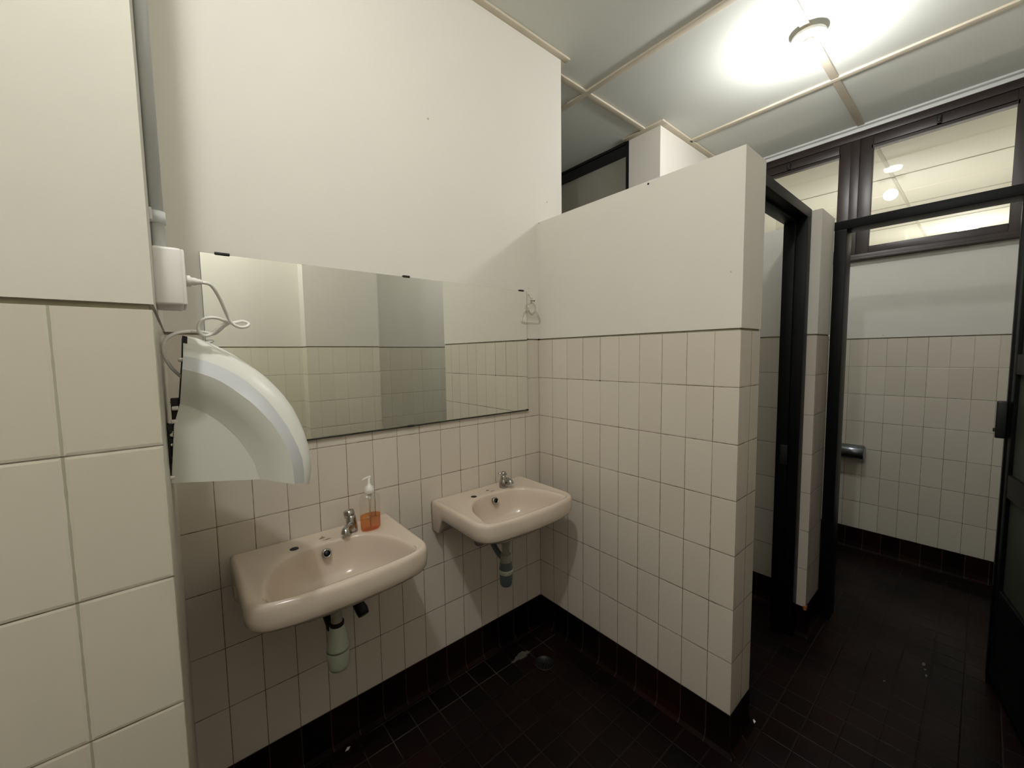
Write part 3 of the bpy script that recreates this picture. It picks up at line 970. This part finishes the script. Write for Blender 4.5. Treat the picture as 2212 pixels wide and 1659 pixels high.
for sgn in (0, 1):
    def fl(r): return [(p[0], 2 * YC - p[1], p[2]) if sgn else p for p in r]
    mb = MB(); mb.loft([fl(r) for r in rings_band], M_DRYER_B, closed=False)
    mb.build('seam_band', None, dry)
    mb = MB(); mb.loft([fl(r) for r in rings_side], M_DRYER_P, closed=False)
    mb.build('side_shell', None, dry)
mb = MB()
prof = [(p[0], p[1]) for p in S3] + [(-1.361, 1.2195), (-1.486, 1.240), (-1.476, 1.349)]
vn = [mb.bm.verts.new((x, -.5345, z)) for x, z in prof]
vf = [mb.bm.verts.new((x, 2 * YC + .5345, z)) for x, z in prof]
mb.face(vn, M_DRYER_P); mb.face(list(reversed(vf)), M_DRYER_P)
n_ = len(prof)
for i in range(n_):
    j = (i + 1) % n_
    mb.face([vn[i], vf[i], vf[j], vn[j]], M_DRYER_P)
mb.build('body', None, dry)
mb = MB()   # outlet rim
e = 16
rimn = [(S3[e][0], -.535, S3[e][1]), (S2[e][0], -.560, S2[e][1]), (S1[e][0], -.530, S1[e][1]), (S0[e][0], -.455, S0[e][1]),
        (S0[e][0], 2 * YC + .455, S0[e][1]), (S1[e][0], 2 * YC + .530, S1[e][1]), (S2[e][0], 2 * YC + .560, S2[e][1]), (S3[e][0], 2 * YC + .535, S3[e][1])]
mb.face([mb.bm.verts.new((p[0] - .001, p[1], p[2] + .012)) for p in rimn], M_BLACK)
mb.build('air_outlet', None, dry)
mb = MB()
bp = [(-1.4535, 1.521), (-1.457, 1.475), (-1.466, 1.39), (-1.477, 1.349), (-1.4865, 1.245), (-1.4800, 1.245), (-1.470, 1.35), (-1.458, 1.40), (-1.449, 1.475), (-1.446, 1.519)]
vn = [mb.bm.verts.new((x, -.515, z)) for x, z in bp]; vf = [mb.bm.verts.new((x, -.345, z)) for x, z in bp]
mb.face(vn, M_BLACK); mb.face(list(reversed(vf)), M_BLACK)
for i in range(len(bp)):
    j = (i + 1) % len(bp)
    mb.face([vn[i], vf[i], vf[j], vn[j]], M_BLACK)
mb.build('back_plate', None, dry)
mb = MB()
mb.box(-1.4785, -1.4665, -.522, -.50, 1.345, 1.40, M_BLACK, bev=.001)
mb.box(-1.4868, -1.474, -.525, -.50, 1.338, 1.350, M_BLACK, bev=.001)
mb.box(-1.4868, -1.4835, -.53, -.49, 1.275, 1.350, M_BLACK, bev=.001)
mb.lathe([(.0045, -.530), (.0045, -.505)], (-1.4835, 0, 1.338), M_BLACK, 12, axis='y')
mb.lathe([(.0055, -.530), (.0055, -.505)], (-1.4828, 0, 1.320), M_BLACK, 12, axis='y')
mb.box(-1.484, -1.474, -.525, -.50, 1.288, 1.306, M_BLACK, bev=.001)
mb.build('wall_bracket', None, dry)
for (x, z) in ((-1.459, 1.474), (-1.4735, 1.382), (-1.476, 1.357), (-1.4865, 1.250)):
    mb = MB()
    mb.lathe([(.0022, x - .004), (.0040, x - .003), (.0040, x + .006)], (0, -.532, z), M_WHITEP, 12, axis='x')
    mb.build('screw', None, dry)
PY = -.585
mb = MB()
cordA = [(-1.421, PY, 1.6155), (-1.407, PY + .004, 1.612), (-1.394, PY + .02, 1.590), (-1.382, PY + .04, 1.559), (-1.374, PY + .045, 1.545), (-1.363, PY + .05, 1.539), (-1.350, PY + .055, 1.5405), (-1.3455, PY + .06, 1.547), (-1.356, PY + .06, 1.5515), (-1.377, PY + .052, 1.547), (-1.398, PY + .045, 1.555), (-1.416, PY + .045, 1.554), (-1.427, PY + .045, 1.543), (-1.429, PY + .045, 1.529), (-1.420, PY + .045, 1.520), (-1.408, PY + .048, 1.525), (-1.392, PY + .052, 1.541), (-1.381, PY + .056, 1.546), (-1.388, PY + .062, 1.540), (-1.404, PY + .068, 1.525), (-1.418, PY + .085, 1.5285), (-1.440, -.47, 1.532), (-1.462, -.50, 1.526), (-1.478, -.515, 1.514), (-1.4835, -.52, 1.498), (-1.4815, -.52, 1.480), (-1.473, -.515, 1.459), (-1.458, -.505, 1.438)]
mb.tube(smooth_path(cordA, 7), .0031, M_WHITEP, 12)
cord = mb.build('power_cord', None, dry)
mb = MB()
mb.lathe([(.0125, -1.4450), (.0125, -1.4375), (.0085, -1.4360), (.0085, -1.4300), (.0062, -1.4270), (.0066, -1.4235), (.0045, -1.4200)], (0, PY, 1.6160), M_WHITEP, 20, axis='x', sy=.8)
mb.build('plug', None, cord)

# ------------------------------------------------------------------ toilet roll holder on the far wall
tp = empty('toilet_roll_holder', (2.28, -.91, .727), 'polished steel toilet roll holder on the far tiled wall', 'roll holder')
mb = MB()
seg = 28
rings = []
for y in (-.995, -.992, -.835, -.832):
    rr = .052 if y in (-.992, -.835) else .048
    rings.append([(2.278 + rr * math.cos(2 * math.pi * i / seg) * .95, y, .727 + rr * math.sin(2 * math.pi * i / seg)) for i in range(seg)])
mb.loft(rings, M_STEEL, cap0=True, cap1=True)
mb.build('cover', None, tp)
mb = MB(); mb.box(2.30, 2.3295, -.985, -.842, .70, .775, M_STEEL, bev=.003)
mb.build('wall_plate', None, tp)

# ------------------------------------------------------------------ floor drain, litter
fd = empty('floor_drain', (-.205, -.232, 0), 'round floor drain grate in the dark corner below the basins', 'drain')
M_GRATE = simple('drain_metal', srgb(40, 40, 38), 0.5, metal=0.6, nscale=60, namt=0.5)
mb = MB()
mb.lathe([(.045, .0005), (.045, .003), (.040, .0035), (.040, .0015), (.0, .0015)], (-.205, -.232, 0), M_GRATE, 40, cap=False)
mb.build('rim', None, fd)
mb = MB()
for r in (.012, .022, .032):
    for kk in range(int(r * 500)):
        a = 2 * math.pi * kk / int(r * 500)
        mb.lathe([(.0028, .0016), (.0024, .0032), (.0, .0034)], (-.205 + r * math.cos(a), -.232 + r * math.sin(a), 0), M_GRATE, 8, cap=False)
mb.build('grate', None, fd)
def scrap(x, y, s, label, m):
    mb = MB()
    p = [(x - s, y - s * .3, .0006), (x + s * .2, y - s * .5, .002), (x + s, y + s * .4, .0008), (x + .1 * s, y + s * .5, .004)]
    v = [mb.bm.verts.new(q) for q in p]
    v2 = [mb.bm.verts.new((q[0], q[1], q[2] + .0012)) for q in p]
    mb.face(v, m); mb.face(list(reversed(v2)), m)
    for i in range(4):
        mb.face([v[i], v[(i + 1) % 4], v2[(i + 1) % 4], v2[i]], m)
    tag(mb.build('paper_scrap'), label, 'litter')
scrap(-1.058, -.045, .011, 'small pale scrap on the dark floor under the left basin', M_WHITEP)
scrap(0.212, -.997, .010, 'tiny pale scrap on the floor by the foot of the partition end', M_WHITEP)
# patch of limescale near the drain
mb = MB()
pts = []
for i in range(30):
    a = 2 * math.pi * i / 30
    r = .5 + .5 * random.random()
    pts.append((-.255 + .075 * r * math.cos(a) + 0.0, -.125 + .022 * r * math.sin(a) + .0, .0004))
mb.face([mb.bm.verts.new(p) for p in pts], M_LIME)
tag(mb.build('limescale_patch'), 'pale limescale patch along the floor joint beside the drain', 'stain')
# chipped orange corner at the pier foot
mb = MB()
mb.box(.936, .960, -.990, -.975, .135, .158, M_RUST, bev=.004)
tag(mb.build('chipped_tile_corner'), 'small orange chip at the bottom corner of the tiled pier', 'chip')

# drops of water on the passage floor
M_WATER = simple('water_drop_gloss', srgb(60, 56, 52), 0.05, spec=1.0, nscale=50, coat=1.0)
for n_, (x, y, a, b_) in enumerate(((1.126, -1.404, .018, .008), (1.085, -1.412, .008, .006), (1.040, -1.419, .013, .006), (.86, -1.30, .008, .006))):
    mb = MB()
    mb.lathe([(.0, .0001), (1.0 * a, .0001), (.85 * a, .0018), (.6 * a, .0031), (.3 * a, .0038), (.0, .0040)], (x, y, 0), M_WATER, 20, sx=1.0, sy=b_ / a, cap=False)
    tag(mb.build('water_drop'), ('glinting water drop on the dark passage floor, longest of the four', 'glinting water drop on the dark floor, second from the far wall', 'glinting water drop on the dark floor, third from the far wall', 'small water drop on the dark floor, nearest the tiled partition')[n_], 'water', 'water drops on the passage floor')
